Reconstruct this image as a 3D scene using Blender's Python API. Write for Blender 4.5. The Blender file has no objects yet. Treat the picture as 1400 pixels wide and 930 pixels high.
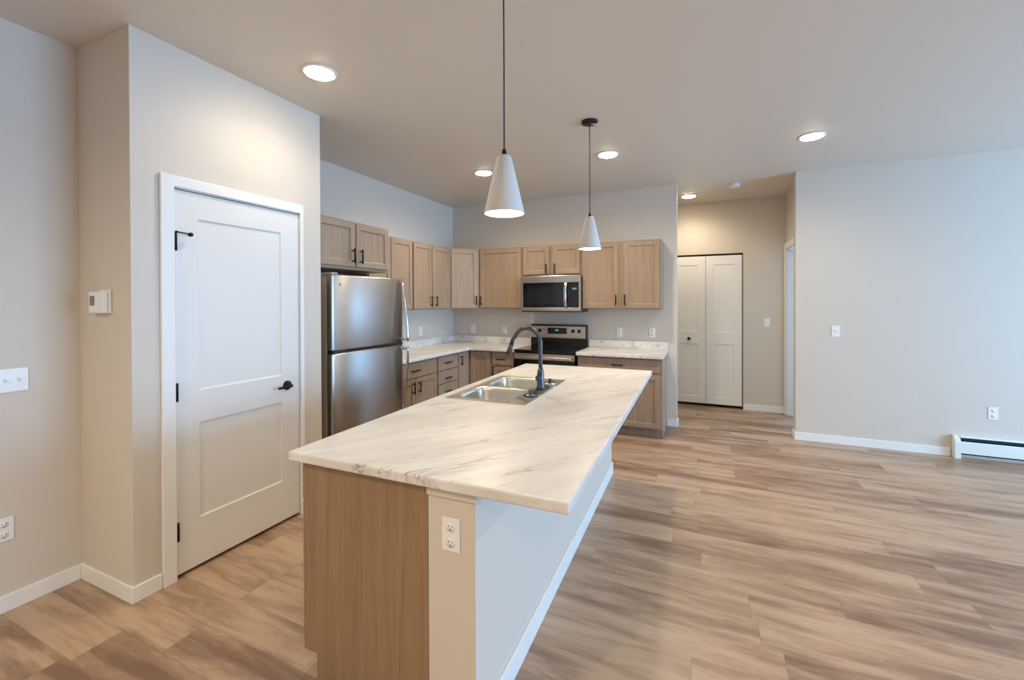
import bpy, bmesh, math, random
from mathutils import Vector, Matrix
random.seed(4)
PI = math.pi
sc = bpy.context.scene
col = sc.collection

# ---------------------------------------------------------------- camera
cd = bpy.data.cameras.new('camera'); cam = bpy.data.objects.new('camera', cd); col.objects.link(cam)
cd.sensor_width = 36; cd.lens = 589.79/1400*36; cd.shift_y = -(465-415.93)/1400; cd.clip_start = .05
CR = Vector((0.91372424, 0.40632146, -0.00329798)); CU = Vector((1.42e-4, 7.797e-3, 0.99996959)); CF = Vector((-0.40633482, 0.91369693, -0.00706672))
cm = Matrix((CR, CU, -CF)).transposed().to_4x4(); cm.translation = Vector((0, 0, 1.5063))
cam.matrix_world = cm
sc.camera = cam

# ---------------------------------------------------------------- world, daylight, exposure
w = bpy.data.worlds.new('World'); sc.world = w; w.use_nodes = True
w.node_tree.nodes['Background'].inputs[0].default_value = (.62, .80, 1, 1)
w.node_tree.nodes['Background'].inputs[1].default_value = 2.0
sc.view_settings.view_transform = 'Standard'; sc.view_settings.look = 'None'
sc.view_settings.gamma = 1; sc.view_settings.use_curve_mapping = False
sc.view_settings.exposure = 0.0
LED = 50.0; LEDC = (1, .83, .60); SPOT = 44.0; SPOTB = 108.0; SPOTC = (1, .85, .63)
PEND = 50.0

def daylight_area(x, y, z, sx, sz, rz, power):
    l = bpy.data.lights.new('daylight_lamp', 'AREA'); l.shape = 'RECTANGLE'; l.size = sx; l.size_y = sz
    l.energy = power; l.color = DAYC
    o = bpy.data.objects.new('daylight_lamp', l); col.objects.link(o)
    o.location = (x, y, z); o.rotation_euler = (PI/2, 0, rz)
DAYC = (.31, .62, 1.04); DAYP = 380; ROOMP = 80
daylight_area(6.45, 2.9, 1.35, 3.3, 2.0, PI/2, DAYP)      # east window, light goes -X
daylight_area(2.4, 7.9, 1.5, 1.4, 1.1, PI, ROOMP)         # added lamp for unseen daylight in the room behind the hall doorway

# ---------------------------------------------------------------- dimensions
H = 2.887
XL, YJ, XD, YE = -3.111, 1.193, -2.607, 2.358
XK, YB, XB = -3.3965, 5.489, -.293
XR, YR, YH, XR2 = .9056, 5.499, 6.704, .9877
XE, YS = 6.5, -3.2
IX, IY, IA = -1.5079, 1.1968, .016
T = .12

# ---------------------------------------------------------------- materials
def lin(r, g, b):
    f = lambda c: ((c/255+.055)/1.055)**2.4 if c/255 > .04045 else c/255/12.92
    return (f(r), f(g), f(b), 1)
def newmat(name, c=(.8, .8, .8, 1), rough=.5, metal=0, **k):
    m = bpy.data.materials.new(name); m.use_nodes = True
    b = m.node_tree.nodes['Principled BSDF']
    b.inputs['Base Color'].default_value = c; b.inputs['Roughness'].default_value = rough; b.inputs['Metallic'].default_value = metal
    for kk, v in k.items(): b.inputs[kk.replace('_', ' ')].default_value = v
    return m
class NT:
    def __init__(s, m): s.t = m.node_tree; s.b = s.t.nodes['Principled BSDF']
    def n(s, typ, **k):
        nd = s.t.nodes.new(typ)
        for a, v in k.items(): setattr(nd, a, v)
        return nd
    def l(s, a, b): s.t.links.new(a, b)
    def math(s, op, a, b=None, c=None):
        nd = s.n('ShaderNodeMath', operation=op)
        for i, v in enumerate((a, b, c)):
            if v is None: continue
            if isinstance(v, (int, float)): nd.inputs[i].default_value = v
            else: s.l(v, nd.inputs[i])
        return nd.outputs[0]
    def coord(s, scale=(1, 1, 1), rot=(0, 0, 0), kind='Object'):
        tc = s.n('ShaderNodeTexCoord'); mp = s.n('ShaderNodeMapping')
        mp.inputs['Scale'].default_value = scale; mp.inputs['Rotation'].default_value = rot
        s.l(tc.outputs[kind], mp.inputs[0]); return mp.outputs[0]
    def noise(s, vec, scale=5, detail=3, rough=.5, dist=0):
        nd = s.n('ShaderNodeTexNoise'); nd.inputs['Scale'].default_value = scale; nd.inputs['Detail'].default_value = detail
        nd.inputs['Roughness'].default_value = rough; nd.inputs['Distortion'].default_value = dist
        s.l(vec, nd.inputs['Vector']); return nd.outputs[0]
    def ramp(s, fac, stops):
        nd = s.n('ShaderNodeValToRGB'); e = nd.color_ramp.elements
        while len(e) < len(stops): e.new(.5)
        for i, (p, c) in enumerate(stops): e[i].position = p; e[i].color = c
        s.l(fac, nd.inputs[0]); return nd.outputs[0]
    def mix(s, fac, a, b, mode='MIX'):
        nd = s.n('ShaderNodeMix', data_type='RGBA', blend_type=mode)
        for i, v in ((0, fac), (6, a), (7, b)):
            if isinstance(v, (int, float)): nd.inputs[i].default_value = v
            elif isinstance(v, tuple): nd.inputs[i].default_value = v
            else: s.l(v, nd.inputs[i])
        return nd.outputs[2]
    def bump(s, hgt, strength=.2, dist=.01):
        nd = s.n('ShaderNodeBump'); nd.inputs['Strength'].default_value = strength; nd.inputs['Distance'].default_value = dist
        s.l(hgt, nd.inputs['Height']); s.l(nd.outputs[0], s.b.inputs['Normal'])

def paint(name, c, rough=.6, b=.05):
    m = newmat(name, c, rough); t = NT(m)
    v = t.coord((1, 1, 1)); n = t.noise(v, 220, 2); t.bump(n, b, .001)
    return m
M_wall = paint('wall_paint', lin(214, 205, 193), .55)
M_ceil = paint('ceiling_paint', lin(222, 213, 201), .5)
M_pony = paint('pony_wall_paint', lin(214, 205, 193), .55)
M_trim = newmat('white_trim_paint', lin(238, 238, 236), .35)
M_door = newmat('white_door_paint', lin(231, 229, 225), .38)
M_black = newmat('matte_black_metal', lin(26, 25, 26), .38, .6)
M_plastic = newmat('white_plastic', lin(240, 241, 240), .3)
M_slot = newmat('dark_slot', lin(60, 60, 62), .6)
M_gray = newmat('grey_plastic', lin(120, 128, 135), .3)
M_dark = newmat('black_enamel', lin(14, 14, 16), .18)
M_bglass = newmat('black_glass', lin(9, 9, 12), .06)
M_cook = newmat('cooktop_glass', lin(12, 12, 14), .08)
M_ring = newmat('burner_print', lin(70, 70, 72), .25)
M_cyan = newmat('display_digits', lin(20, 40, 50), .3, Emission_Color=(.25, .75, 1, 1), Emission_Strength=.35)
M_scr = newmat('display_glass', lin(22, 26, 32), .1)
M_fside = newmat('fridge_side_paint', lin(168, 160, 148), .4, .0)
M_faucet = newmat('gunmetal_faucet', lin(84, 88, 94), .3, .85)
M_bronze = newmat('dark_bronze', lin(40, 30, 26), .4, .5)
M_shade = paint('plaster_shade_white', lin(222, 220, 214), .6)
M_dim = newmat('heater_fin_metal', lin(60, 92, 112), .35, .7)
M_heat = newmat('heater_enamel', lin(232, 236, 232), .35)
M_clear = newmat('clear_plastic', lin(225, 232, 238), .1, Transmission_Weight=.5)
def emis(name, c, s):
    m = newmat(name, (1, 1, 1, 1), .5); b = m.node_tree.nodes['Principled BSDF']
    b.inputs['Emission Color'].default_value = (*c, 1); b.inputs['Emission Strength'].default_value = s; return m
M_led = emis('led_lens', LEDC, LED); M_pend = emis('pendant_diffuser', (1, .88, .74), PEND)

def steel(name, c, rough, axis_scale, rvar=.12, bs=.04):
    m = newmat(name, c, rough, 1.0); t = NT(m)
    v = t.coord(axis_scale); n = t.noise(v, 1, 4, .6)
    r = t.math('MULTIPLY_ADD', n, rvar, rough-rvar/2); t.l(r, t.b.inputs['Roughness'])
    t.bump(n, bs, .002); return m
M_steel_v = steel('brushed_steel_vertical', lin(182, 178, 174), .33, (120, 120, 1.2), .08, .012)
_t = NT(M_steel_v); _g = _t.n('ShaderNodeTangent', direction_type='RADIAL', axis='Z'); _t.l(_g.outputs[0], _t.b.inputs['Tangent'])
_t.b.inputs['Anisotropic'].default_value = .8; _t.b.inputs['Anisotropic Rotation'].default_value = .25
M_steel_h = steel('brushed_steel_horizontal', lin(200, 197, 192), .26, (4, 300, 300))
M_sink = steel('satin_sink_steel', lin(205, 203, 196), .3, (60, 60, 60), .06)
M_chrome = newmat('polished_steel', lin(215, 215, 215), .15, 1)

def wood(name, c1, c2, c3, scale=(22, 22, 1.3), rough=.45):
    m = newmat(name, c1, rough); t = NT(m)
    v = t.coord(scale); n1 = t.noise(v, 1.3, 5, .6, .6)
    v2 = t.coord((scale[0]*7, scale[1]*7, scale[2]*2.5)); n2 = t.noise(v2, 1.5, 3, .6)
    v3 = t.coord((1.5, 1.5, 1.5)); n3 = t.noise(v3, 1.2, 2)
    f = t.math('MULTIPLY_ADD', n2, .35, t.math('MULTIPLY', n1, .65))
    c = t.ramp(f, [(.32, c3), (.5, c1), (.68, c2)])
    c = t.mix(t.math('MULTIPLY', n3, .35), c, c3)
    t.l(c, t.b.inputs['Base Color']); t.bump(n2, .04, .002); return m
M_wood = wood('greige_stained_maple', lin(160, 138, 117), lin(171, 149, 128), lin(142, 121, 101))
M_panel = wood('end_panel_wood', lin(152, 124, 96), lin(164, 137, 108), lin(136, 108, 82), (16, 16, 1.0))

def floor_mat():
    m = newmat('vinyl_plank_floor', (.4, .3, .2, 1), .32); t = NT(m)
    tc = t.n('ShaderNodeTexCoord'); sp = t.n('ShaderNodeSeparateXYZ'); t.l(tc.outputs['Object'], sp.inputs[0])
    X, Y = sp.outputs[0], sp.outputs[1]
    PW, PL = .178, 1.22
    yr = t.math('DIVIDE', Y, PW); row = t.math('FLOOR', yr); fy = t.math('FRACT', yr)
    wn = t.n('ShaderNodeTexWhiteNoise', noise_dimensions='1D'); t.l(row, wn.inputs['W'])
    xo = t.math('MULTIPLY_ADD', wn.outputs[0], 7.3, t.math('DIVIDE', X, PL)); cidx = t.math('FLOOR', xo); fx = t.math('FRACT', xo)
    cx = t.n('ShaderNodeCombineXYZ'); t.l(row, cx.inputs[0]); t.l(cidx, cx.inputs[1])
    w2 = t.n('ShaderNodeTexWhiteNoise', noise_dimensions='3D'); t.l(cx.outputs[0], w2.inputs['Vector'])
    pid = w2.outputs[0]
    # grain coordinates, shifted per plank
    gx = t.math('MULTIPLY_ADD', pid, 37.0, X); gy = t.math('MULTIPLY_ADD', pid, 19.0, Y)
    gv = t.n('ShaderNodeCombineXYZ'); t.l(gx, gv.inputs[0]); t.l(gy, gv.inputs[1])
    def mp(sx, sy):
        q = t.n('ShaderNodeMapping'); q.inputs['Scale'].default_value = (sx, sy, 1); t.l(gv.outputs[0], q.inputs[0]); return q.outputs[0]
    broad = t.noise(mp(1.0, 7.5), 1.6, 4, .55, .5)
    fine = t.noise(mp(5, 150), 1.3, 5, .7, .4)
    knots = t.noise(mp(2.2, 8), 2.2, 5, .7, 1.6)
    f = t.math('ADD', t.math('MULTIPLY', broad, .75), t.math('ADD', t.math('MULTIPLY', t.math('MULTIPLY_ADD', t.noise(mp(14, 400), 1.2, 2, .5), .30, fine), .30), t.math('MULTIPLY', knots, .18)))
    f = t.math('ADD', f, t.math('MULTIPLY_ADD', pid, .22, -.275))
    c = t.ramp(f, [(.30, lin(124, 96, 78)), (.42, lin(152, 123, 101)), (.53, lin(178, 149, 124)), (.68, lin(192, 166, 141))])
    # seams
    e1 = t.math('LESS_THAN', fy, .012); e2 = t.math('LESS_THAN', fx, .0018)
    e = t.math('MULTIPLY', t.math('MAXIMUM', e1, e2), .45)
    c = t.mix(e, c, lin(80, 62, 52))
    t.l(c, t.b.inputs['Base Color'])
    r = t.math('MULTIPLY_ADD', fine, .15, .27); t.l(r, t.b.inputs['Roughness'])
    t.bump(fine, .06, .002); return m
M_floor = floor_mat()

def marble(name, ang):
    m = newmat(name, (.8, .8, .8, 1), .3); t = NT(m)
    def rc(al, ac, off=0.0):      # rotate the vein direction onto x, then stretch along it
        v = t.coord((1, 1, 1), (0, 0, -ang)); q = t.n('ShaderNodeMapping'); q.inputs['Scale'].default_value = (al, ac, ac)
        q.inputs['Location'].default_value = (off, off*.7, 0); t.l(v, q.inputs[0]); return q.outputs[0]
    def vein(al, ac, sc_, dist, width, off, det=6):
        n = t.noise(rc(al, ac, off), sc_, det, .6, dist)
        r = t.math('ABSOLUTE', t.math('SUBTRACT', n, .5)); mr = t.n('ShaderNodeMapRange')
        mr.inputs[1].default_value = 0; mr.inputs[2].default_value = width; mr.inputs[3].default_value = 1; mr.inputs[4].default_value = 0
        t.l(r, mr.inputs[0]); return mr.outputs[0]
    def mask(al, ac, sc_, lo, hi, off):
        mr = t.n('ShaderNodeMapRange'); mr.inputs[1].default_value = lo; mr.inputs[2].default_value = hi
        t.l(t.noise(rc(al, ac, off), sc_, 4, .6, .3), mr.inputs[0]); return mr.outputs[0]
    v1 = t.math('MULTIPLY', vein(1.1, 6.0, 1.3, .35, .022, 3.1), mask(1.2, 5.5, 1.3, .50, .64, 1.7))
    v2 = t.math('MULTIPLY', vein(1.6, 12.0, 1.4, .3, .05, 7.7, 5), mask(1.0, 3.0, 1.5, .42, .66, 4.3))
    cl = mask(.9, 4.5, 1.4, .45, .75, 9.2)
    c = t.ramp(t.noise(rc(.9, 3.5, 5.5), 1.2, 4, .6, .3), [(.35, lin(217, 213, 208)), (.55, lin(230, 227, 223)), (.75, lin(236, 234, 231))])
    c = t.mix(t.math('MULTIPLY', cl, .35), c, lin(192, 186, 183))
    c = t.mix(t.math('MULTIPLY', v2, .42), c, lin(158, 150, 148))
    c = t.mix(t.math('MULTIPLY', v1, .85), c, lin(112, 106, 108))
    t.l(c, t.b.inputs['Base Color']); return m
M_marble = marble('marble_laminate', .92)
def winglass():
    m = bpy.data.materials.new('window_glass'); m.use_nodes = True; t = m.node_tree
    for n in list(t.nodes): t.nodes.remove(n)
    o = t.nodes.new('ShaderNodeOutputMaterial'); a = t.nodes.new('ShaderNodeBsdfTransparent'); g = t.nodes.new('ShaderNodeBsdfGlossy')
    x = t.nodes.new('ShaderNodeMixShader'); x.inputs[0].default_value = .07; g.inputs['Roughness'].default_value = .02
    t.links.new(a.outputs[0], x.inputs[1]); t.links.new(g.outputs[0], x.inputs[2]); t.links.new(x.outputs[0], o.inputs[0]); return m
M_glass = winglass()

# ---------------------------------------------------------------- mesh helpers
def cells(bm, xs, ys, zs, skip=(), M=None):
    """solid made of grid cells; skip = set of (i,j,k) (None = any) left empty; one closed surface"""
    nx, ny, nz = len(xs)-1, len(ys)-1, len(zs)-1
    def full(i, j, k):
        if not (0 <= i < nx and 0 <= j < ny and 0 <= k < nz): return False
        for s in skip:
            if all(a is None or (b in a if isinstance(a, (tuple, list, range)) else a == b) for a, b in zip(s, (i, j, k))): return False
        return True
    V = {}
    def v(i, j, k):
        if (i, j, k) not in V:
            p = Vector((xs[i], ys[j], zs[k]));  p = M @ p if M else p
            V[i, j, k] = bm.verts.new(p)
        return V[i, j, k]
    F = []
    for i in range(nx):
        for j in range(ny):
            for k in range(nz):
                if not full(i, j, k): continue
                for d, q in (((-1,0,0), ((0,0,0),(0,0,1),(0,1,1),(0,1,0))), ((1,0,0), ((1,0,0),(1,1,0),(1,1,1),(1,0,1))),
                             ((0,-1,0), ((0,0,0),(1,0,0),(1,0,1),(0,0,1))), ((0,1,0), ((0,1,0),(0,1,1),(1,1,1),(1,1,0))),
                             ((0,0,-1), ((0,0,0),(0,1,0),(1,1,0),(1,0,0))), ((0,0,1), ((0,0,1),(1,0,1),(1,1,1),(0,1,1)))):
                    if full(i+d[0], j+d[1], k+d[2]): continue
                    F.append(bm.faces.new([v(i+a, j+b, k+c) for a, b, c in q]))
    if M and M.to_3x3().determinant() < 0: bmesh.ops.reverse_faces(bm, faces=F)
    return F
def box(bm, x0, x1, y0, y1, z0, z1, M=None): return cells(bm, [x0, x1], [y0, y1], [z0, z1], (), M)
def lathe(bm, prof, c=(0, 0, 0), axis='Z', n=32, M=None):
    rings = []
    for r, h in prof:
        ring = []
        for i in range(n):
            a = 2*PI*i/n; p = (r*math.cos(a), r*math.sin(a), h)
            if axis == 'Y': p = (p[0], -p[2], p[1])
            if axis == 'X': p = (p[2], p[0], p[1])
            p = Vector(p)+Vector(c); ring.append(bm.verts.new(M @ p if M else p))
        rings.append(ring)
    for a, b in zip(rings, rings[1:]):
        for i in range(n):
            f = bm.faces.new([a[i], a[(i+1) % n], b[(i+1) % n], b[i]]); f.smooth = True
    if prof[0][0] > 1e-5: bm.faces.new(rings[0][::-1])
    if prof[-1][0] > 1e-5: bm.faces.new(rings[-1])
def tube(bm, pts, rads, n=14, M=None, flat=1.0, cap=True):
    pts = [Vector(p) for p in pts]
    if isinstance(rads, (int, float)): rads = [rads]*len(pts)
    rings = []; prev = None
    for i, p in enumerate(pts):
        d = (pts[min(i+1, len(pts)-1)]-pts[max(i-1, 0)]).normalized()
        if prev is None:
            a = Vector((0, 1, 0)) if abs(d.y) < .9 else Vector((1, 0, 0))
            u = (a - d*a.dot(d)).normalized()
        else: u = (prev - d*prev.dot(d)).normalized()
        prev = u; v = d.cross(u); ring = []
        for k in range(n):
            a = 2*PI*k/n; q = p+(u*math.cos(a)*flat+v*math.sin(a))*rads[i]
            ring.append(bm.verts.new(M @ q if M else q))
        rings.append(ring)
    for a, b in zip(rings, rings[1:]):
        for k in range(n):
            f = bm.faces.new([a[k], a[(k+1) % n], b[(k+1) % n], b[k]]); f.smooth = True
    if cap: bm.faces.new(rings[0][::-1]); bm.faces.new(rings[-1])
def prism(bm, poly, z0, z1, M=None):
    lo = [bm.verts.new((M @ Vector((x, y, z0))) if M else (x, y, z0)) for x, y in poly]
    hi = [bm.verts.new((M @ Vector((x, y, z1))) if M else (x, y, z1)) for x, y in poly]
    bm.faces.new(lo[::-1]); bm.faces.new(hi); n = len(poly)
    for i in range(n): bm.faces.new([lo[i], lo[(i+1) % n], hi[(i+1) % n], hi[i]])
def obj(name, bm, mat, parent=None, bevel=0, seg=2, label=None, fix=False):
    bmesh.ops.remove_doubles(bm, verts=bm.verts, dist=1e-6)
    bmesh.ops.recalc_face_normals(bm, faces=bm.faces)
    me = bpy.data.meshes.new(name); bm.to_mesh(me); bm.free()
    o = bpy.data.objects.new(name, me); col.objects.link(o)
    for m in (mat if isinstance(mat, (list, tuple)) else [mat]): me.materials.append(m)
    if parent: o.parent = parent
    if bevel:
        b = o.modifiers.new('bevel', 'BEVEL'); b.width = bevel; b.segments = seg; b.limit_method = 'ANGLE'; b.angle_limit = math.radians(40)
        b.harden_normals = False
    if label: o['label'] = label
    return o
def thing(name, label, cat, loc=(0, 0, 0), rz=0, group=None):
    o = bpy.data.objects.new(name, None); col.objects.link(o); o.empty_display_size = .1
    o.location = loc; o.rotation_euler = (0, 0, rz); o['label'] = label; o['category'] = cat
    if group: o['group'] = group
    return o
def struct(name, bm, mat, bevel=0, label=None):
    o = obj(name, bm, mat, None, bevel); o['kind'] = 'structure'
    if label: o['label'] = label
    return o
def dup(root, loc, rz, label, group=None):
    r = root.copy(); col.objects.link(r); r.location = loc; r.rotation_euler = (0, 0, rz); r['label'] = label
    if group: r['group'] = group
    for ch in list(root.children):
        c = ch.copy(); col.objects.link(c); c.parent = r
        for g in list(ch.children):
            d = g.copy(); col.objects.link(d); d.parent = c
    return r
NB = bmesh.new
def isl(x, y, z=0):
    c, s = math.cos(IA), math.sin(IA); return (IX+c*x-s*y, IY+s*x+c*y, z)
ISL = Matrix.Translation((IX, IY, 0)) @ Matrix.Rotation(IA, 4, 'Z')

# ================================================================ SHELL
b = NB(); box(b, -3.8, XE+.2, YS-.2, 8.2, -.1, 0); struct('floor', b, M_floor)
b = NB(); box(b, -3.8, XE+.2, YS-.2, 8.2, H, H+.1); struct('ceiling', b, M_ceil)
b = NB(); box(b, XL-T, XL, YS, YJ+T, 0, H); struct('wall_left', b, M_wall)
b = NB(); box(b, XL, XD-T, YJ, YJ+T, 0, H); struct('wall_pantry_side', b, M_wall)
b = NB()
cells(b, [XD-T, XD], [YJ, 1.378, 2.182, YE], [0, 2.128, H], [(0, 1, 0)]); struct('wall_pantry', b, M_wall)
b = NB(); box(b, XK-T, XD-T, YE-T, YE, 0, H); struct('wall_pantry_return', b, M_wall)
b = NB(); box(b, XK-T, XK, YJ, YE-T, 0, H); struct('wall_pantry_back', b, M_wall)
b = NB(); box(b, XK, XL-T, YJ, YJ+T, 0, H); struct('wall_pantry_corner', b, M_wall)
b = NB(); box(b, XK-T, XK, YE, YB, 0, H); struct('wall_kitchen_left', b, M_wall)
b = NB(); box(b, XK-T, XB, YB, YB+T, 0, H); struct('wall_kitchen_back', b, M_wall)
b = NB()
cells(b, [-1.7, -.44, .493, XR2+T], [YH, YH+T], [0, 2.16, H], [(1, 0, 0)]); struct('wall_hall_back', b, M_wall)
b = NB(); box(b, -1.82, -1.7, YB+T, YH+T, 0, H); struct('wall_hall_left', b, M_wall)
b = NB()
cells(b, [XR2, XR2+T], [YR+T, 5.80, 6.60, YH], [0, 2.17, H], [(0, 1, 0)]); struct('wall_hall_right', b, M_wall)
b = NB(); box(b, XR, XE, YR, YR+T, 0, H); struct('wall_right', b, M_wall)
b = NB()
cells(b, [XE, XE+T], [YS, 1.2, 4.6, YR+T], [0, .3, 2.4, H], [(0, 1, 1)]); struct('wall_east', b, M_wall)
b = NB()
box(b, XL-T, XE+T, YS-T, YS, 0, H); struct('wall_south', b, M_wall)
# closet behind the bifold door and the room behind the hall doorway
b = NB(); cells(b, [-.65, -.6, .6, .65], [YH+T, 7.5, 7.55], [0, H], [(1, 0, 0)]); struct('wall_closet', b, M_wall)
b = NB(); cells(b, [XR2+T, 3.6, 3.7], [YR+T, 8.0, 8.1], [0, .9, 2.1, H], [(0, 0, None)]); struct('wall_far_room', b, M_wall)

def window(name, x0, x1, z0, z1, M, mull):
    r = bpy.data.objects.new(name, None); col.objects.link(r); r['kind'] = 'structure'
    r['label'] = 'large white framed window letting daylight in'
    xs = [x0]
    for k in range(mull):
        xs += [x0+(x1-x0)*(k/mull)+.05, x0+(x1-x0)*((k+1)/mull)-.05]
    xs.append(x1)
    bb = NB(); cells(bb, xs, [0, .06], [z0, z0+.06, z1-.06, z1], [(1+2*k, 0, 1) for k in range(mull)], M); obj('window_frame', bb, M_trim, r, .004)
    for k in range(mull):
        bb = NB(); box(bb, xs[1+2*k], xs[2+2*k], .025, .031, z0+.06, z1-.06, M); obj('window_pane', bb, M_glass, r)
window('window_1', 1.2, 4.6, .3, 2.4, Matrix.Translation((XE+.1, 0, 0)) @ Matrix.Rotation(PI/2, 4, 'Z'), 3)

def bb_(name, x0, x1, y0, y1, M=None, h=.083):
    b = NB(); box(b, x0, x1, y0, y1, 0, h, M); return struct(name, b, M_trim, .003)
t = .012
bb_('baseboard_left', XL, XL+t, YS, YJ-t)
bb_('baseboard_pantry_side', XL, XD+t, YJ-t, YJ)
bb_('baseboard_pantry', XD, XD+t, YJ, 1.314)
bb_('baseboard_pantry_end', XD, XD+t, 2.196, YE)
bb_('baseboard_kitchen', -.404, XB+t, YB-t, YB)
bb_('baseboard_kitchen_end', XB, XB+t, YB, YB+T)
bb_('baseboard_hall', .496, XR2, YH-t, YH)
bb_('baseboard_right', XR-t, 2.165, YR-t, YR)
bb_('baseboard_right_end', XR-t, XR, YR, YR+T)
# casing of the pantry door and of the hall doorway
b = NB(); cells(b, [XD, XD+.018], [1.316, 1.380, 2.170, 2.196], [0, 2.128, 2.187], [(0, 1, 0)]); struct('trim_1', b, M_trim, .003, 'white casing around the panelled pantry door')
b = NB(); cells(b, [XR2-.018, XR2], [5.72, 5.80, 6.60, 6.69], [0, 2.17, 2.25], [(0, 1, 0)])
struct('trim_2', b, M_trim, .003, 'white casing of the open doorway on the right side of the hall')
b = NB(); cells(b, [XR2, XR2+T], [5.80, 5.815, 6.585, 6.60], [0, 2.155, 2.17], [(0, 1, 0)])
struct('trim_3', b, M_trim, .002, 'white jamb lining of the open hall doorway')

# ================================================================ PANTRY DOOR
def lbl(o, l): o['label'] = l; return o
d1 = bpy.data.objects.new('door_1', None); col.objects.link(d1); d1['kind'] = 'structure'
d1['label'] = 'white two-panel pantry door with black hinges and lever handle'
d1.location = (XD, 1.385, 0); d1.rotation_euler = (0, 0, PI/2)
b = NB()
cells(b, [0, .125, .642, .785], [.002, .011, .037], [.020, .291, .823, 1.011, 1.970, 2.119], [(1, 0, 1), (1, 0, 3)])
obj('door_leaf', b, M_door, d1, .007, 2)
b = NB(); cells(b, [-.007, -.001, .787, .797], [.001, .10], [0, 2.124, 2.128], [(1, 0, 0)]); obj('door_jamb', b, M_trim, d1)
for z in (1.835, 1.018, .26):
    b = NB(); box(b, -.001, .013, -.004, .0015, z-.048, z+.048); tube(b, [(.004, -.008, z-.05), (.004, -.008, z+.05)], .0075, 10)
    obj('hinge', b, M_black, d1)
b = NB(); tube(b, [(.012, -.014, 1.885), (.03, -.030, 1.882), (.06, -.034, 1.878)], .0035, 10); lathe(b, [(.0, .0), (.011, .001), (.011, .016), (0, .017)], (.066, -.022, 1.877), 'Y', 16)
tube(b, [(.012, -.014, 1.885), (.002, -.01, 1.889)], .005, 10)
obj('door_stop', b, M_black, d1, label='small black hinge-pin door stop')
b = NB(); lathe(b, [(0, 0), (.032, 0), (.032, .006), (.026, .011), (.012, .013), (.011, .045), (0, .046)], (.685, .0015, .935), 'Y', 28)
tube(b, [(.685, -.043, .935), (.66, -.048, .935), (.63, -.047, .934), (.585, -.043, .931)], [.011, .0105, .009, .007], 12, flat=.7)
obj('lever_handle', b, M_black, d1, label='black lever handle on a round rose')
b = NB(); box(b, .7865, .7885, -.004, .0005, .88, .98); obj('strike_plate', b, M_black, d1)

# ================================================================ HALL BIFOLD DOOR
d2 = bpy.data.objects.new('door_2', None); col.objects.link(d2); d2['kind'] = 'structure'
d2['label'] = 'white bifold closet door with two leaves at the end of the hall'
d2.location = (-.44, YH, 0)
for k in range(2):
    b = NB(); x = .008+k*.459
    cells(b, [x, x+.10, x+.35, x+.455], [.012, .019, .045], [.04, .14, .885, 1.065, 2.008, 2.134], [(1, 0, 1), (1, 0, 3)])
    lf = obj('door_leaf', b, M_trim, d2, .006)
    if k == 0:
        b = NB(); lathe(b, [(0, 0), (.012, 0), (.01, .012), (.02, .02), (.022, .03), (.014, .036), (0, .037)], (.245, .012, .96), 'Y', 20)
        obj('door_knob', b, M_black, lf, label='small round black knob')
b = NB(); box(b, .002, .931, .012, .05, 2.137, 2.158); obj('track', b, M_black, d2, label='dark metal top track of the bifold door')
b = NB(); box(b, .927, .9325, .0, .06, .0, 2.137); obj('jamb_gap_strip', b, M_slot, d2)

# ================================================================ CABINETRY
def shaker(x0, x1, z0, z1, M=None, fr=.055, y0=0, th=.02):
    b = NB(); fr = min(fr, (x1-x0)*.3)
    cells(b, [x0, x0+fr, x1-fr, x1], [y0, y0+.011, y0+th], [z0, z0+fr, z1-fr, z1], [(1, 0, 1)], M); return b
def slab(x0, x1, z0, z1, M=None, y0=0, th=.02):
    b = NB(); box(b, x0, x1, y0, y0+th, z0, z1, M); return b
def pull(x, z, vert, L=.125, M=None, y0=0):
    b = NB(); h = L/2; r = .0072
    e = (lambda s, y: (x, y0+y, z+s)) if vert else (lambda s, y: (x+s, y0+y, z))
    tube(b, [e(-h, -.030), e(h, -.030)], r, 10, M)
    for s in (-h*.72, h*.72): tube(b, [e(s, .001), e(s, -.030)], r*.85, 8, M)
    return b
G_UP = 'wood wall cabinets'; G_LO = 'wood base cabinets'
def cabinet(name, label, cat, loc, rz, w, d, z0, z1, fronts, toe=False, group=None, body_bm=None):
    r = thing(name, label, cat, loc, rz, group)
    if body_bm is None:
        b = NB()
        if toe: cells(b, [0, w], [.021, .095, d], [0, .1, z1], [(0, 0, 0)])
        else: box(b, 0, w, .021, d, z0, z1)
    else: b = body_bm
    obj('body', b, M_wood, r, .0015, 1)
    for (kind, x0, x1, a0, a1, hd) in fronts:
        bm = shaker(x0, x1, a0, a1) if kind == 'door' else slab(x0, x1, a0, a1)
        f = obj(kind, bm, M_wood, r, .0045 if kind == 'door' else .003)
        if hd:
            obj('handle', pull(hd[0], hd[1], hd[2]), M_black, f)
    return r
Z0, Z1 = 1.408, 2.208
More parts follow.
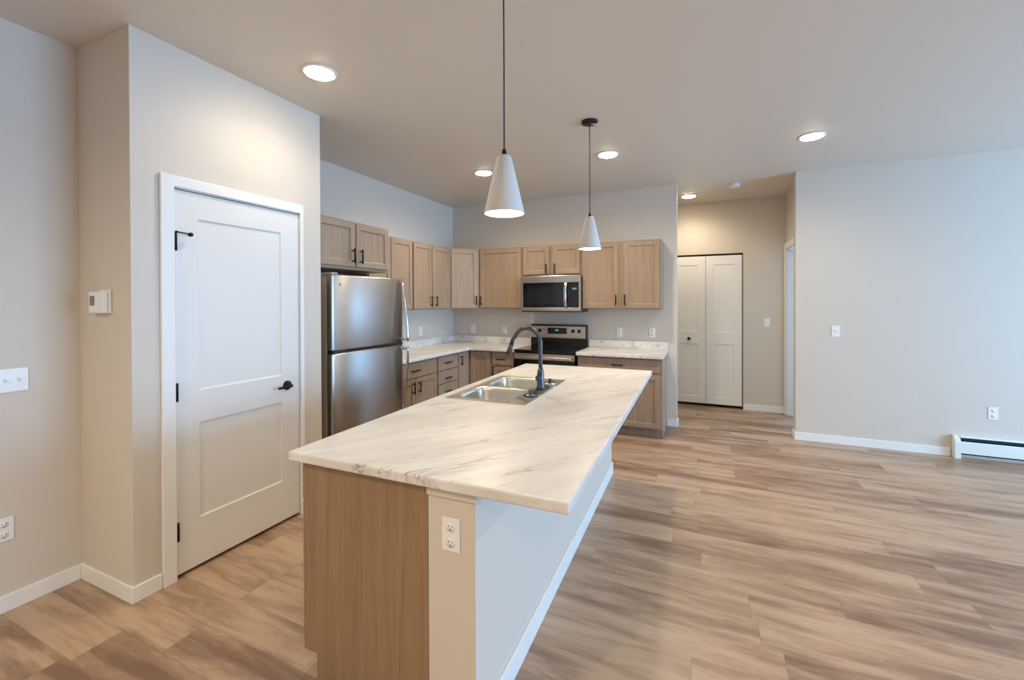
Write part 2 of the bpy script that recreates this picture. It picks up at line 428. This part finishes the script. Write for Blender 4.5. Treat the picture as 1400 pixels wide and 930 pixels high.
# left wall (root turned so that local x runs along +Y, fronts face +X)
o = 2.47
cabinet('wall_cabinet', 'deep two-door wood wall cabinet mounted over the refrigerator', 'cabinet', (XK+.60, o, 0), PI/2, .885, .60, 1.785, Z1,
        [('door', .012, .438, 1.81, 2.195, (.400, 1.905, True)), ('door', .452, .873, 1.81, 2.195, (.495, 1.905, True))])
o = 3.36
cabinet('wall_cabinet', 'tall wood wall cabinet partly hidden behind the refrigerator top', 'cabinet', (XK+.33, o, 0), PI/2, .732, .33, Z0, Z1,
        [('door', .012, .345, Z0+.008, Z1-.012, (.31, 1.515, True)), ('door', .352, .722, Z0+.008, Z1-.012, (.385, 1.515, True))])
o = 4.096
cabinet('wall_cabinet', 'two-door wood wall cabinet on left wall beside the corner cabinet', 'cabinet', (XK+.33, o, 0), PI/2, .786, .33, Z0, Z1,
        [('door', .010, .374, Z0+.008, Z1-.012, (.338, 1.508, True)), ('door', .392, .778, Z0+.008, Z1-.012, (.446, 1.508, True))])
# diagonal corner cabinet
p0 = Vector((-3.073, 4.886)); L = .402
Rm = Matrix.Rotation(-PI/4, 2)
poly = [Rm @ (Vector(p)-p0) for p in [(XK+.002, 4.886), (-3.073, 4.886), (-2.789, 5.170), (-2.789, YB-.002), (XK+.002, YB-.002)]]
b = NB(); prism(b, [tuple(p) for p in poly], Z0, Z1)
r = thing('corner_wall_cabinet', 'diagonal corner wood wall cabinet with single narrow door', 'cabinet', (p0.x, p0.y, 0), PI/4)
obj('body', b, M_wood, r, .0015, 1)
f = obj('door', shaker(.02, L-.025, Z0+.008, Z1-.012, y0=-.0205), M_wood, r, .0025); obj('handle', pull(L-.05, 1.515, True, y0=-.0205), M_black, f)
# back wall uppers
cabinet('wall_cabinet', 'single-door wood wall cabinet left of the microwave', 'cabinet', (-2.786, 5.159, 0), 0, .631, .33, Z0, Z1,
        [('door', .014, .618, Z0+.008, Z1-.012, (.038, 1.515, True))])
cabinet('wall_cabinet', 'short two-door wood wall cabinet directly above the microwave', 'cabinet', (-2.152, 5.159, 0), 0, .776, .33, 1.828, Z1,
        [('door', .014, .372, 1.842, Z1-.012, (.333, 1.912, True)), ('door', .412, .762, 1.842, Z1-.012, (.448, 1.912, True))])
cabinet('wall_cabinet', 'wide two-door wood wall cabinet right of the microwave', 'cabinet', (-1.373, 5.159, 0), 0, .933, .33, Z0, Z1,
        [('door', .024, .448, Z0+.008, Z1-.012, (.426, 1.515, True)), ('door', .508, .915, Z0+.008, Z1-.012, (.528, 1.515, True))])
# base cabinets, left run
TB = .875
cabinet('base_cabinet', 'wood base cabinet beside the refrigerator, one drawer over two doors', 'cabinet', (-2.786, 3.345, 0), PI/2, .82, .61, 0, TB,
        [('drawer', .014, .806, .70, .862, (.395, .775, False)), ('door', .014, .404, .115, .686, (.353, .595, True)), ('door', .412, .806, .115, .686, (.455, .595, True))], True)
cabinet('base_cabinet', 'narrow wood base cabinet with a bank of drawers on the left run', 'cabinet', (-2.786, 4.168, 0), PI/2, .45, .61, 0, TB,
        [('drawer', .010, .440, .70, .862, (.20, .782, False)), ('drawer', .010, .440, .545, .69, (.20, .60, False)),
         ('drawer', .010, .440, .375, .535, (.20, .44, False)), ('drawer', .010, .440, .115, .365, (.20, .25, False))], True)
# corner base, origin at the inner corner of the body
r = thing('corner_base_cabinet', 'L-shaped corner wood base cabinet with two folding door leaves', 'cabinet', (-2.807, 4.900, 0), 0)
b = NB(); cells(b, [XK+2.807+.002, -.075, 0, .348], [-.279, 0, .075, YB-4.900-.002], [0, .1, TB], [((2,), 0, None), (3, 0, None), (1, 0, 0), (2, (0, 1), 0), (1, (0,), 0), ((2,), 0, 0), ((2, 3), 1, 0)])
obj('body', b, M_wood, r)
Ma = Matrix.Translation((.021, -.279, 0)) @ Matrix.Rotation(PI/2, 4, 'Z')
f = obj('door', shaker(.008, .262, .115, .862, Ma), M_wood, r, .0025); obj('handle', pull(.05, .765, True, M=Ma), M_black, f)
Mb = Matrix.Translation((.03, -.021, 0))
f = obj('door', shaker(.014, .298, .115, .862, Mb), M_wood, r, .0025)
cabinet('base_cabinet', 'small wood base cabinet between the corner and the range', 'cabinet', (-2.456, 4.879, 0), 0, .318, .608, 0, TB,
        [('drawer', .012, .304, .70, .862, (.138, .778, False)), ('door', .012, .304, .115, .686, (.032, .625, True))], True)
cabinet('base_cabinet', 'wide wood base cabinet right of the range', 'cabinet', (-1.346, 4.879, 0), 0, .938, .608, 0, TB,
        [('drawer', .012, .914, .722, .862, (.463, .79, False)), ('door', .012, .455, .115, .694, (.425, .60, True)), ('door', .471, .914, .115, .694, (.50, .60, True))], True)

# countertops
r = thing('countertop', 'L-shaped white marble-look countertop running from refrigerator to range', 'countertop', (XK, YB, .876))
b = NB(); cells(b, [.002, .648, -2.137-XK], [3.343-YB, -.648, -.002], [0, .038], [(1, 0, 0)]); obj('counter_slab', b, M_marble, r, .006, 3)
b = NB(); cells(b, [.002, .021, -2.137-XK], [3.343-YB, -.021, -.002], [.0385, .133], [(1, 0, 0)]); obj('backsplash', b, M_marble, r, .003)
r = thing('countertop', 'short white marble-look countertop right of the range', 'countertop', (-1.350, YB, .876))
b = NB(); box(b, 0, .955, -.648, -.002, 0, .038); obj('counter_slab', b, M_marble, r, .006, 3)
b = NB(); box(b, 0, .955, -.021, -.002, .0385, .133); obj('backsplash', b, M_marble, r, .003)

# ================================================================ REFRIGERATOR
fr = thing('refrigerator', 'stainless top-freezer refrigerator with bowed handles between the pantry wall and counter', 'refrigerator', (-2.57, 2.445, 0), PI/2)
W = .85
b = NB(); box(b, .004, W-.004, .082, .80, .03, 1.695); obj('body', b, M_fside, fr, .006)
b = NB(); box(b, .02, W-.02, .085, .12, .0, .06); obj('kick_grille', b, M_dark, fr)
def fdoor(z0, z1):
    b = NB(); n = 36; pts = []
    # slightly crowned front with rounded side edges
    for i in range(n+1):
        u = i/n; x = W*u; y = .008*(2*u-1)**2+.016*(2*u-1)**6
        pts.append((x, y))
    prism(b, pts+[(W, .075), (0, .075)], z0, z1)
    for f in b.faces:
        if abs(f.normal.z) < .5: f.smooth = len(f.verts) == 4 and f.calc_center_median().y < .03
    return b
up = obj('freezer_door', fdoor(1.128, 1.715), M_steel_v, fr, .008, 3)
lo = obj('fridge_door', fdoor(.07, 1.104), M_steel_v, fr, .008, 3)
b = NB(); box(b, .01, W-.01, .02, .08, 1.105, 1.127); obj('door_gasket', b, M_dark, fr)
def bow(za, zb, flip):
    pts = []; rad = []
    for i in range(17):
        u = i/16; z = za+(zb-za)*u
        out = .012+.062*math.sin(min(1, u*1.0)*PI/2)
        pts.append((W-.052, -out, z))
    b = NB(); tube(b, pts, .0125, 12, flat=.9)
    tube(b, [(W-.052, .02, zb+(.02 if zb < za else -.02)), (W-.052, -.074, zb+(.02 if zb < za else -.02))], .011, 12)
    tube(b, [(W-.052, .02, za), (W-.052, -.014, za)], .012, 12)
    return b
obj('handle', bow(1.685, 1.14, 0), M_chrome, up); obj('handle', bow(.50, 1.092, 1), M_chrome, lo)
b = NB(); lathe(b, [(0, 0), (.011, 0), (.011, .003), (0, .004)], (.075, .012, 1.64), 'Y', 20); obj('badge', b, M_chrome, up)
b = NB(); box(b, .01, .07, .03, .14, 1.716, 1.732); obj('hinge_cover', b, M_fside, fr, .004)

# ================================================================ RANGE
rg = thing('range', 'freestanding electric range with black glass cooktop and stainless control panel', 'range', (-2.127, 4.83, 0))
W = .764
b = NB(); box(b, 0, W, .045, .655, .03, .895); obj('body', b, M_dark, rg, .003)
b = NB(); box(b, -.001, W+.001, .0, .58, .897, .917); ck = obj('cooktop', b, M_cook, rg, .004)
for (x, y, rr) in ((.2, .17, .10), (.56, .17, .115), (.2, .43, .075), (.56, .43, .085)):
    b = NB()
    for q in (rr, rr*.6):
        for i in range(40):
            a0, a1 = 2*PI*i/40, 2*PI*(i+1)/40
            v = [b.verts.new((x+s*math.cos(a), y+s*math.sin(a), .9176)) for s, a in ((q, a0), (q+.003, a0), (q+.003, a1), (q, a1))]; b.faces.new(v)
    obj('burner_ring', b, M_ring, ck)
b = NB(); cells(b, [.002, .07, W-.07, W-.002], [.003, .008, .043], [.245, .30, .70, .80], [(1, 0, 1)]); od = obj('oven_door', b, M_bglass, rg, .003)
b = NB(); box(b, .002, W-.002, .001, .043, .802, .872); obj('door_top_trim', b, M_steel_h, od, .003)
b = NB(); box(b, .03, W-.03, -.045, -.022, .812, .845)
for x in (.05, W-.07): box(b, x, x+.02, -.025, .002, .815, .842)
obj('handle', b, M_steel_h, od, .006, 3)
b = NB(); box(b, .002, W-.002, .005, .043, .05, .235); obj('storage_drawer', b, M_steel_h, rg, .004)
b = NB(); cells(b, [0, W], [.58, .60, .65], [.897, 1.02, 1.178, 1.196]); bg = obj('backguard', b, M_dark, rg, .004)
b = NB(); box(b, .004, W-.016, .571, .5795, 1.022, 1.176); cp = obj('control_panel', b, M_steel_h, rg, .002)
b = NB(); box(b, .24, .50, .567, .5708, 1.075, 1.155); ds = obj('display', b, M_scr, cp)
b = NB(); box(b, .345, .39, .5655, .5668, 1.112, 1.135); obj('clock_digits', b, M_cyan, ds)
for x in (.055, .13, .585, .665):
    b = NB(); lathe(b, [(0, 0), (.024, 0), (.022, .014), (.019, .026), (0, .027)], (x, .571, 1.115), 'Y', 24); box(b, x-.003, x+.003, .540, .546, 1.097, 1.133); obj('knob', b, M_dark, cp)

# ================================================================ MICROWAVE
mw = thing('microwave', 'stainless over-the-range microwave with black glass door', 'microwave', (-2.142, 5.089, 1.368))
W, Hm = .785, .452
b = NB(); box(b, .004, W-.004, .03, .398, .012, Hm); obj('body', b, M_dark, mw, .003)
b = NB(); cells(b, [0, .032, .632, W-.0], [0, .006, .029], [.012, .056, .366, Hm], [(1, 0, 1), (2, 0, 1)]); 
dr = obj('door', b, M_steel_h, mw, .003)
b = NB(); box(b, .033, .631, .002, .0058, .057, .365); obj('door_glass', b, M_bglass, dr)
b = NB(); box(b, .09, .545, .0012, .0019, .10, .325); obj('window_screen', b, M_scr, dr)
b = NB(); pts = [(.598, -.004, .06)]+[(.598, -.012-.03*math.sin(PI*i/10), .07+.285*i/10) for i in range(11)]+[(.598, -.004, .366)]
tube(b, pts, .019, 12, flat=.6); obj('handle', b, M_chrome, dr)
b = NB(); box(b, .633, W-.024, .001, .0058, .057, .365); cp = obj('control_panel', b, M_bglass, mw)
b = NB(); box(b, .68, .735, -.0005, .0009, .275, .30); obj('clock_digits', b, M_cyan, cp)
b = NB(); box(b, W-.023, W, .0, .0058, .057, .365); obj('side_trim', b, M_steel_h, mw)
b = NB(); box(b, .01, W-.01, .004, .39, .0, .0115); obj('bottom_vent', b, M_dark, mw, .002)

# ================================================================ ISLAND
cab_w = 2.495
b = NB()
cells(b, [0, .62, 1.50, cab_w], [.021, .045, .095, .60, .625], [0, .1, .62, TB], [(None, (0, 1), 0), (1, (1, 2), 2)])
p = isl(.0, 2.552)
ic = cabinet('island_cabinet', 'wood island cabinet under the long marble-look island top', 'cabinet', (p[0], p[1], 0), IA-PI/2, cab_w, .625, 0, TB,
    [('door', .012, .50, .115, .686, (.46, .6, True)), ('drawer', .012, .50, .70, .862, (.256, .78, False)),
     ('door', .52, 1.045, .115, .686, (1.01, .6, True)), ('door', 1.055, 1.58, .115, .686, (1.09, .6, True)), ('drawer', .52, 1.58, .70, .862, None),
     ('door', 1.60, 2.035, .115, .686, (1.64, .6, True)), ('drawer', 1.60, 2.035, .70, .862, (1.82, .78, False)),
     ('door', 2.055, 2.483, .115, .686, (2.095, .6, True)), ('drawer', 2.055, 2.483, .70, .862, (2.27, .78, False))], body_bm=b)
b = NB(); cells(b, [cab_w+.0005, cab_w+.007], [.028, .095, .624], [0, .1, TB-.001], [(0, 0, 0)]); obj('end_panel', b, M_panel, ic, label='plain wood end panel with vertical grain')
b = NB(); box(b, .630, .8145, .045, 2.565, 0, .836, ISL); struct('wall_island', b, M_pony, 0, 'low painted wall behind the island cabinet')
b = NB(); box(b, .612+.016, .824, .034, 2.576, .8365, .8755, ISL); struct('trim_4', b, M_wall, .003, 'painted cap trim on top of the low island wall')
b = NB(); box(b, .8146, .8266, .045, 2.58, 0, .10, ISL); struct('baseboard_island', b, M_trim, .003)
it = thing('island_countertop', 'long white marble-look island countertop with a double sink set in', 'countertop', (IX, IY, .876), IA)
SX0, SX1, SY0, SY1 = .075, .60, 1.048, 1.885
b = NB(); cells(b, [0, SX0+.012, SX1-.012, 1.149], [0, SY0+.012, SY1-.012, 2.60], [0, .038], [(1, 1, 0)]); obj('counter_slab', b, M_marble, it, .008, 3)

# sink
sk = thing('sink', 'double-bowl stainless drop-in sink set in the island top', 'sink', (IX, IY, .9145), IA)
bx0, bx1 = SX0+.03, SX1-.115
by = [SY0+.03, (SY0+SY1)/2-.014, (SY0+SY1)/2+.014, SY1-.03]
b = NB(); cells(b, [SX0, bx0, bx1, SX1], [SY0, by[0], by[1], by[2], by[3], SY1], [0, .003], [(1, 1, 0), (1, 3, 0)]); obj('rim', b, M_sink, sk)
def bowl(x0, x1, y0, y1, dep):
    b = NB(); n = 64; cx, cy = (x0+x1)/2, (y0+y1)/2; hx, hy = (x1-x0)/2, (y1-y0)/2
    def ring(hx, hy, e, z):
        out = []
        for i in range(n):
            a = 2*PI*(i+.5)/n; c, s = math.cos(a), math.sin(a)
            if e is None:
                k = 1/max(abs(c), abs(s)); X, Y = c*k, s*k
            else: X, Y = math.copysign(abs(c)**(2/e), c), math.copysign(abs(s)**(2/e), s)
            out.append(b.verts.new((cx+hx*X, cy+hy*Y, z)))
        return out
    R = [ring(hx, hy, None, .003), ring(hx-.008, hy-.008, 5.0, .0028), ring(hx-.012, hy-.012, 5.0, -.003), ring(hx-.016, hy-.016, 5, -.02), ring(hx-.026, hy-.026, 4.6, -dep*.8),
         ring(hx-.036, hy-.036, 4.2, -dep*.93), ring(hx-.06, hy-.06, 3.6, -dep), ring(.055, .055, 2, -dep-.003), ring(.045, .045, 2, -dep-.006)]
    for p, q in zip(R, R[1:]):
        for i in range(n):
            f = b.faces.new([p[i], p[(i+1) % n], q[(i+1) % n], q[i]]); f.smooth = True
    b.faces.new(R[-1]); return b
for k in (0, 2):
    bo = obj('bowl', bowl(bx0, bx1, by[k], by[k+1], .19), M_sink, sk)
    cx, cy = (bx0+bx1)/2, (by[k]+by[k+1])/2
    b = NB(); lathe(b, [(.018, -.1925), (.042, -.1925), (.044, -.195), (.044, -.197)], (cx, cy, 0), 'Z', 24); obj('drain', b, M_chrome, bo)

# faucet
FX, FY = .548, (SY0+SY1)/2
fc = thing('faucet', 'gunmetal gooseneck pull-down faucet standing on the sink rim', 'faucet', (*isl(FX, FY)[:2], .918), IA)
b = NB(); n = 28
def stad(r, L, z):
    out = []
    for i in range(n):
        a = 2*PI*i/n; out.append(b.verts.new((r*math.cos(a), r*math.sin(a)+math.copysign(L, math.sin(a)) if abs(math.sin(a)) > 1e-6 else r*math.sin(a)+L, z)))
    return out
R = [stad(.032, .095, 0), stad(.032, .095, .006), stad(.027, .092, .011)]
for p_, q_ in zip(R, R[1:]):
    for i in range(n): b.faces.new([p_[i], p_[(i+1) % n], q_[(i+1) % n], q_[i]])
b.faces.new(R[-1]); b.faces.new(R[0][::-1]); obj('deck_plate', b, M_faucet, fc)
b = NB(); lathe(b, [(0, .010), (.030, .010), (.029, .02), (.0245, .03), (.023, .115), (.0185, .135), (.0175, .14), (0, .14)], (0, 0, 0)); obj('body', b, M_faucet, fc)
path = [(0, 0, .13), (0, 0, .19), (0, 0, .25), (0, 0, .305)]
Rr = .095
for i in range(1, 13):
    a = PI*i/13*.93; path.append((-Rr+Rr*math.cos(a), 0, .305+Rr*1.08*math.sin(a)))
lx, _, lz = path[-1]
for q in (.02, .05): path.append((lx-.012-q*.28, 0, lz-q))
b = NB(); tube(b, path, [.0135]*len(path), 16); sp = obj('spout', b, M_faucet, fc)
ex = path[-1]
b = NB(); tube(b, [ex, (ex[0]-.012, 0, ex[2]-.035), (ex[0]-.025, 0, ex[2]-.075)], [.0155, .0175, .0185], 16); obj('spray_head', b, M_faucet, fc)
b = NB(); tube(b, [(0, -.02, .085), (0, -.052, .087)], [.017, .019], 16); tube(b, [(0, -.043, .09), (.010, -.055, .13), (.014, -.062, .158)], [.007, .006, .0055], 12)
obj('lever_handle', b, M_faucet, fc)
pk = thing('drain_stopper', 'dark round basket stopper sitting on the near end of the sink rim', 'stopper', (*isl(.545, FY-.185)[:2], .918), IA)
b = NB(); lathe(b, [(0, 0), (.043, 0), (.045, .006), (.036, .010), (.012, .012), (.010, .028), (.013, .032), (.010, .037), (0, .037)], n=28); obj('stopper_disc', b, M_faucet, pk)
pk = thing('drain_stopper', 'bright steel basket stopper sitting on the far end of the sink rim', 'stopper', (*isl(.548, FY+.20)[:2], .918), IA)
b = NB(); lathe(b, [(0, 0), (.038, 0), (.043, .012), (.036, .016), (.010, .016)], n=28); obj('basket', b, M_chrome, pk)
b = NB(); lathe(b, [(0, .017), (.009, .017), (.009, .036), (.013, .040), (0, .044)], n=20); obj('stopper_knob', b, M_slot, pk)

# ================================================================ ELECTRICAL PLATES (local: face -Y, plate back at y=0)
def outlet(label, loc, rz, name='wall_outlet'):
    r = thing(name, label, 'outlet', loc, rz)
    b = NB(); box(b, -.035, .035, -.005, -.0005, -.0575, .0575); pl = obj('cover_plate', b, M_plastic, r, .002)
    for z in (-.0265, .0265) if True else ():
        b = NB(); lathe(b, [(0, .005), (.017, .005), (.0165, .007), (0, .007)], (0, 0, z), 'Y', 20); rc = obj('receptacle', b, M_plastic, pl)
        b = NB()
        for x, h in ((-.0065, .008), (.0065, .0065)): box(b, x-.0011, x+.0011, -.0076, -.0071, z+.002-h/2+.002, z+.002+h/2+.002)
        lathe(b, [(0, .0071), (.0024, .0071), (.0024, .0076), (0, .0076)], (0, 0, z-.0075), 'Y', 10)
        o = obj('slots', b, M_slot, pl)
    return r
def switch(label, loc, rz, gangs=1):
    r = thing('light_switch', label, 'light switch', loc, rz); w = .035+.023*(gangs-1)
    b = NB(); box(b, -w, w, -.005, -.0005, -.0575, .0575); pl = obj('cover_plate', b, M_plastic, r, .002)
    for k in range(gangs):
        x = (k-(gangs-1)/2)*.046
        b = NB(); box(b, x-.005, x+.005, -.0065, -.0052, -.012, .012); tg = obj('toggle', b, M_plastic, pl)
        b = NB(); tube(b, [(x, -.006, -.002), (x, -.018, .008)], [.0045, .0035], 8); obj('toggle_lever', b, M_plastic, tg)
    return r
switch('double toggle switch plate on left wall above the lower outlet', (XL, .935, 1.125), PI/2, 2)
outlet('white outlet low on the left wall near the picture edge', (XL, .902, .402), PI/2)
outlet('white outlet on kitchen left wall beside the refrigerator handle', (XK, 4.682, 1.115), PI/2)
outlet('white outlet nearest the corner on the kitchen back wall', (-3.058, YB, 1.103), 0)
outlet('white outlet on back wall just left of the range', (-2.555, YB, 1.103), 0)
outlet('white outlet on back wall just right of the range', (-.966, YB, 1.113), 0)
outlet('white outlet near the right end of the short counter', (-.572, YB, 1.113), 0)
ii = isl(.7225, .045); outlet('white outlet on the near end of the low island wall', (ii[0], ii[1], .712), IA)
outlet('white outlet low on the right wall above the baseboard heater', (2.468, YR, .442), 0)
switch('single toggle switch on the hall back wall right of the bifold door', (.781, YH, 1.205), 0)
switch('single toggle switch on the large right wall near its left corner', (1.260, YR, 1.18), 0)

# thermostat
th = thing('thermostat', 'white wall thermostat with small grey screen beside the pantry corner', 'thermostat', (-2.845, YJ, 1.510))
b = NB(); box(b, -.040, .062, -.010, -.0005, -.060, .063); obj('wall_plate', b, M_plastic, th, .003)
b = NB(); box(b, -.085, .050, -.036, -.0105, -.058, .052); hb = obj('housing', b, M_plastic, th, .004)
b = NB(); box(b, -.070, -.025, -.0372, -.0362, -.020, .030); obj('screen', b, M_gray, hb)
b = NB(); box(b, .0, .046, -.0375, -.0362, -.050, .046); obj('cover_flap', b, M_plastic, hb, .001)

# ================================================================ CEILING FIXTURES
def downlight(x, y, label):
    r = thing('recessed_light', label, 'ceiling light', (x, y, H), 0, 'recessed ceiling lights')
    b = NB(); lathe(b, [(.084, -.0005), (.102, -.0005), (.100, -.005), (.090, -.009), (.084, -.008)], n=40); obj('trim_ring', b, M_trim, r)
    b = NB(); lathe(b, [(.0835, -.001), (.0835, -.010), (.072, -.015), (.04, -.019), (0, -.020)], n=40); obj('lens', b, M_led, r)
    return r
def beam(x, y, power):
    l = bpy.data.lights.new('downlight_beam', 'SPOT'); l.energy = power; l.color = SPOTC; l.shadow_soft_size = .065
    l.spot_size = math.radians(168); l.spot_blend = .9
    o = bpy.data.objects.new('downlight_beam', l); col.objects.link(o); o.location = (x, y, H-.085)
beam(-2.112, 1.912, SPOT*.4)
d = downlight(-2.112, 1.912, 'glowing recessed ceiling light in front of the pantry door')
for x, y, l in ((-2.16, 4.116, 'glowing recessed ceiling light near the wall cabinets, left of the front pendant'),
                (-.826, 4.091, 'glowing recessed ceiling light just right of the far pendant cord'),
                (.83, 4.35, 'glowing recessed ceiling light over the open floor near the right wall'),
                (-.18, 6.164, 'glowing recessed ceiling light inside the hall')):
    dup(d, (x, y, H), 0, l); beam(x, y, SPOT*(.75 if y > 5 or x > 0 else 1.6))
for k, (x, y) in enumerate(((-1.9, -.9), (-.5, -2.0), (.83, -1.2), (3.2, 1.2))):  # unseen ceiling lights, added to bring warm light into the room
    dup(d, (x, y, H), 0, 'recessed ceiling light added out of view to light the living area', 'added recessed lights over the living area')
    beam(x, y, SPOTB)
sd = thing('smoke_detector', 'round white smoke detector on the ceiling at the hall entrance', 'smoke detector', (.332, 5.77, H))
b = NB(); lathe(b, [(.070, -.0005), (.070, -.012), (.066, -.014), (0, -.014)], n=36); obj('base', b, M_plastic, sd)
b = NB(); lathe(b, [(.0, -.0145), (.060, -.0145), (.058, -.034), (.045, -.040), (0, -.041)], n=36); obj('cover', b, M_plastic, sd)

def pendant(x, y, zb, zt, label):
    r = thing('pendant_light', label, 'pendant light', (x, y, H), 0, 'cone pendants over the island')
    b = NB(); lathe(b, [(0, -.0005), (.062, -.0005), (.062, -.014), (.056, -.020), (.008, -.022), (.006, -.03), (0, -.03)], n=36); obj('canopy', b, M_bronze, r)
    zt -= H; zb -= H
    b = NB(); tube(b, [(0, 0, -.03), (.0008, 0, (zt)*.5), (0, 0, zt+.02)], .0032, 8); obj('cord', b, M_bronze, r)
    b = NB(); lathe(b, [(0, zt+.028), (.009, zt+.028), (.011, zt+.004), (.012, zt-.004), (0, zt-.004)], n=20); obj('cord_grip', b, M_bronze, r)
    h = zt-zb
    b = NB(); lathe(b, [(.012, zt), (.026, zt), (.032, zt-.006), (.0875, zb+.002), (.086, zb), (.0825, zb+.002), (.030, zt-.012), (.012, zt-.012)], n=48); sh = obj('shade', b, M_shade, r)
    b = NB(); lathe(b, [(0, zb+.014), (.078, zb+.012), (.0795, zb+.016), (.07, zb+.022), (0, zb+.022)], n=40); obj('diffuser', b, M_pend, sh)
    return r
p1 = pendant(-.785, 1.687, 1.881, 2.130, 'nearer white cone pendant hanging over the island front')
pendant(-.803, 3.284, 1.905, 2.152, 'farther white cone pendant hanging over the back of the island')

# ================================================================ BASEBOARD HEATER
ht = thing('baseboard_heater', 'white hydronic baseboard heater along the right wall', 'heater', (2.175, YR, 0))
L = 2.6
def hprof(x0, x1, pts):
    b = NB(); lo = [b.verts.new((x0, y, z)) for y, z in pts]; hi = [b.verts.new((x1, y, z)) for y, z in pts]
    b.faces.new(lo[::-1]); b.faces.new(hi); n = len(pts)
    for i in range(n): b.faces.new([lo[i], lo[(i+1) % n], hi[(i+1) % n], hi[i]])
    return b
b = hprof(.045, L, [(-.0015, .02), (-.0015, .212), (-.050, .212), (-.054, .200), (-.050, .205), (-.006, .205), (-.006, .02)]); obj('back_panel', b, M_heat, ht)
b = hprof(.045, L, [(-.007, .03), (-.007, .203), (-.014, .203), (-.014, .03)]); obj('slot_shade_sheet', b, M_dark, ht)  # dark sheet standing in for the shade inside the heater slots
b = hprof(.045, L, [(-.066, .055), (-.066, .160), (-.062, .166), (-.058, .166), (-.061, .158), (-.061, .055)]); obj('front_panel', b, M_heat, ht)
b = hprof(.045, L, [(-.030, .192), (-.060, .178), (-.062, .184), (-.032, .198)]); obj('damper', b, M_dim, ht)
b = NB()
x = .06
while x < L: box(b, x, x+.0015, -.048, -.008, .05, .12); x += .02
tube(b, [(.02, -.028, .085), (L, -.028, .085)], .011, 10)
f = obj('fin_element', b, M_dim, ht)
for x0 in (0, L):
    b = hprof(x0, x0+.045, [(-.001, .001), (-.001, .214), (-.034, .214), (-.056, .19), (-.067, .158), (-.067, .001)]); obj('end_cap', b, M_heat, ht, .003)
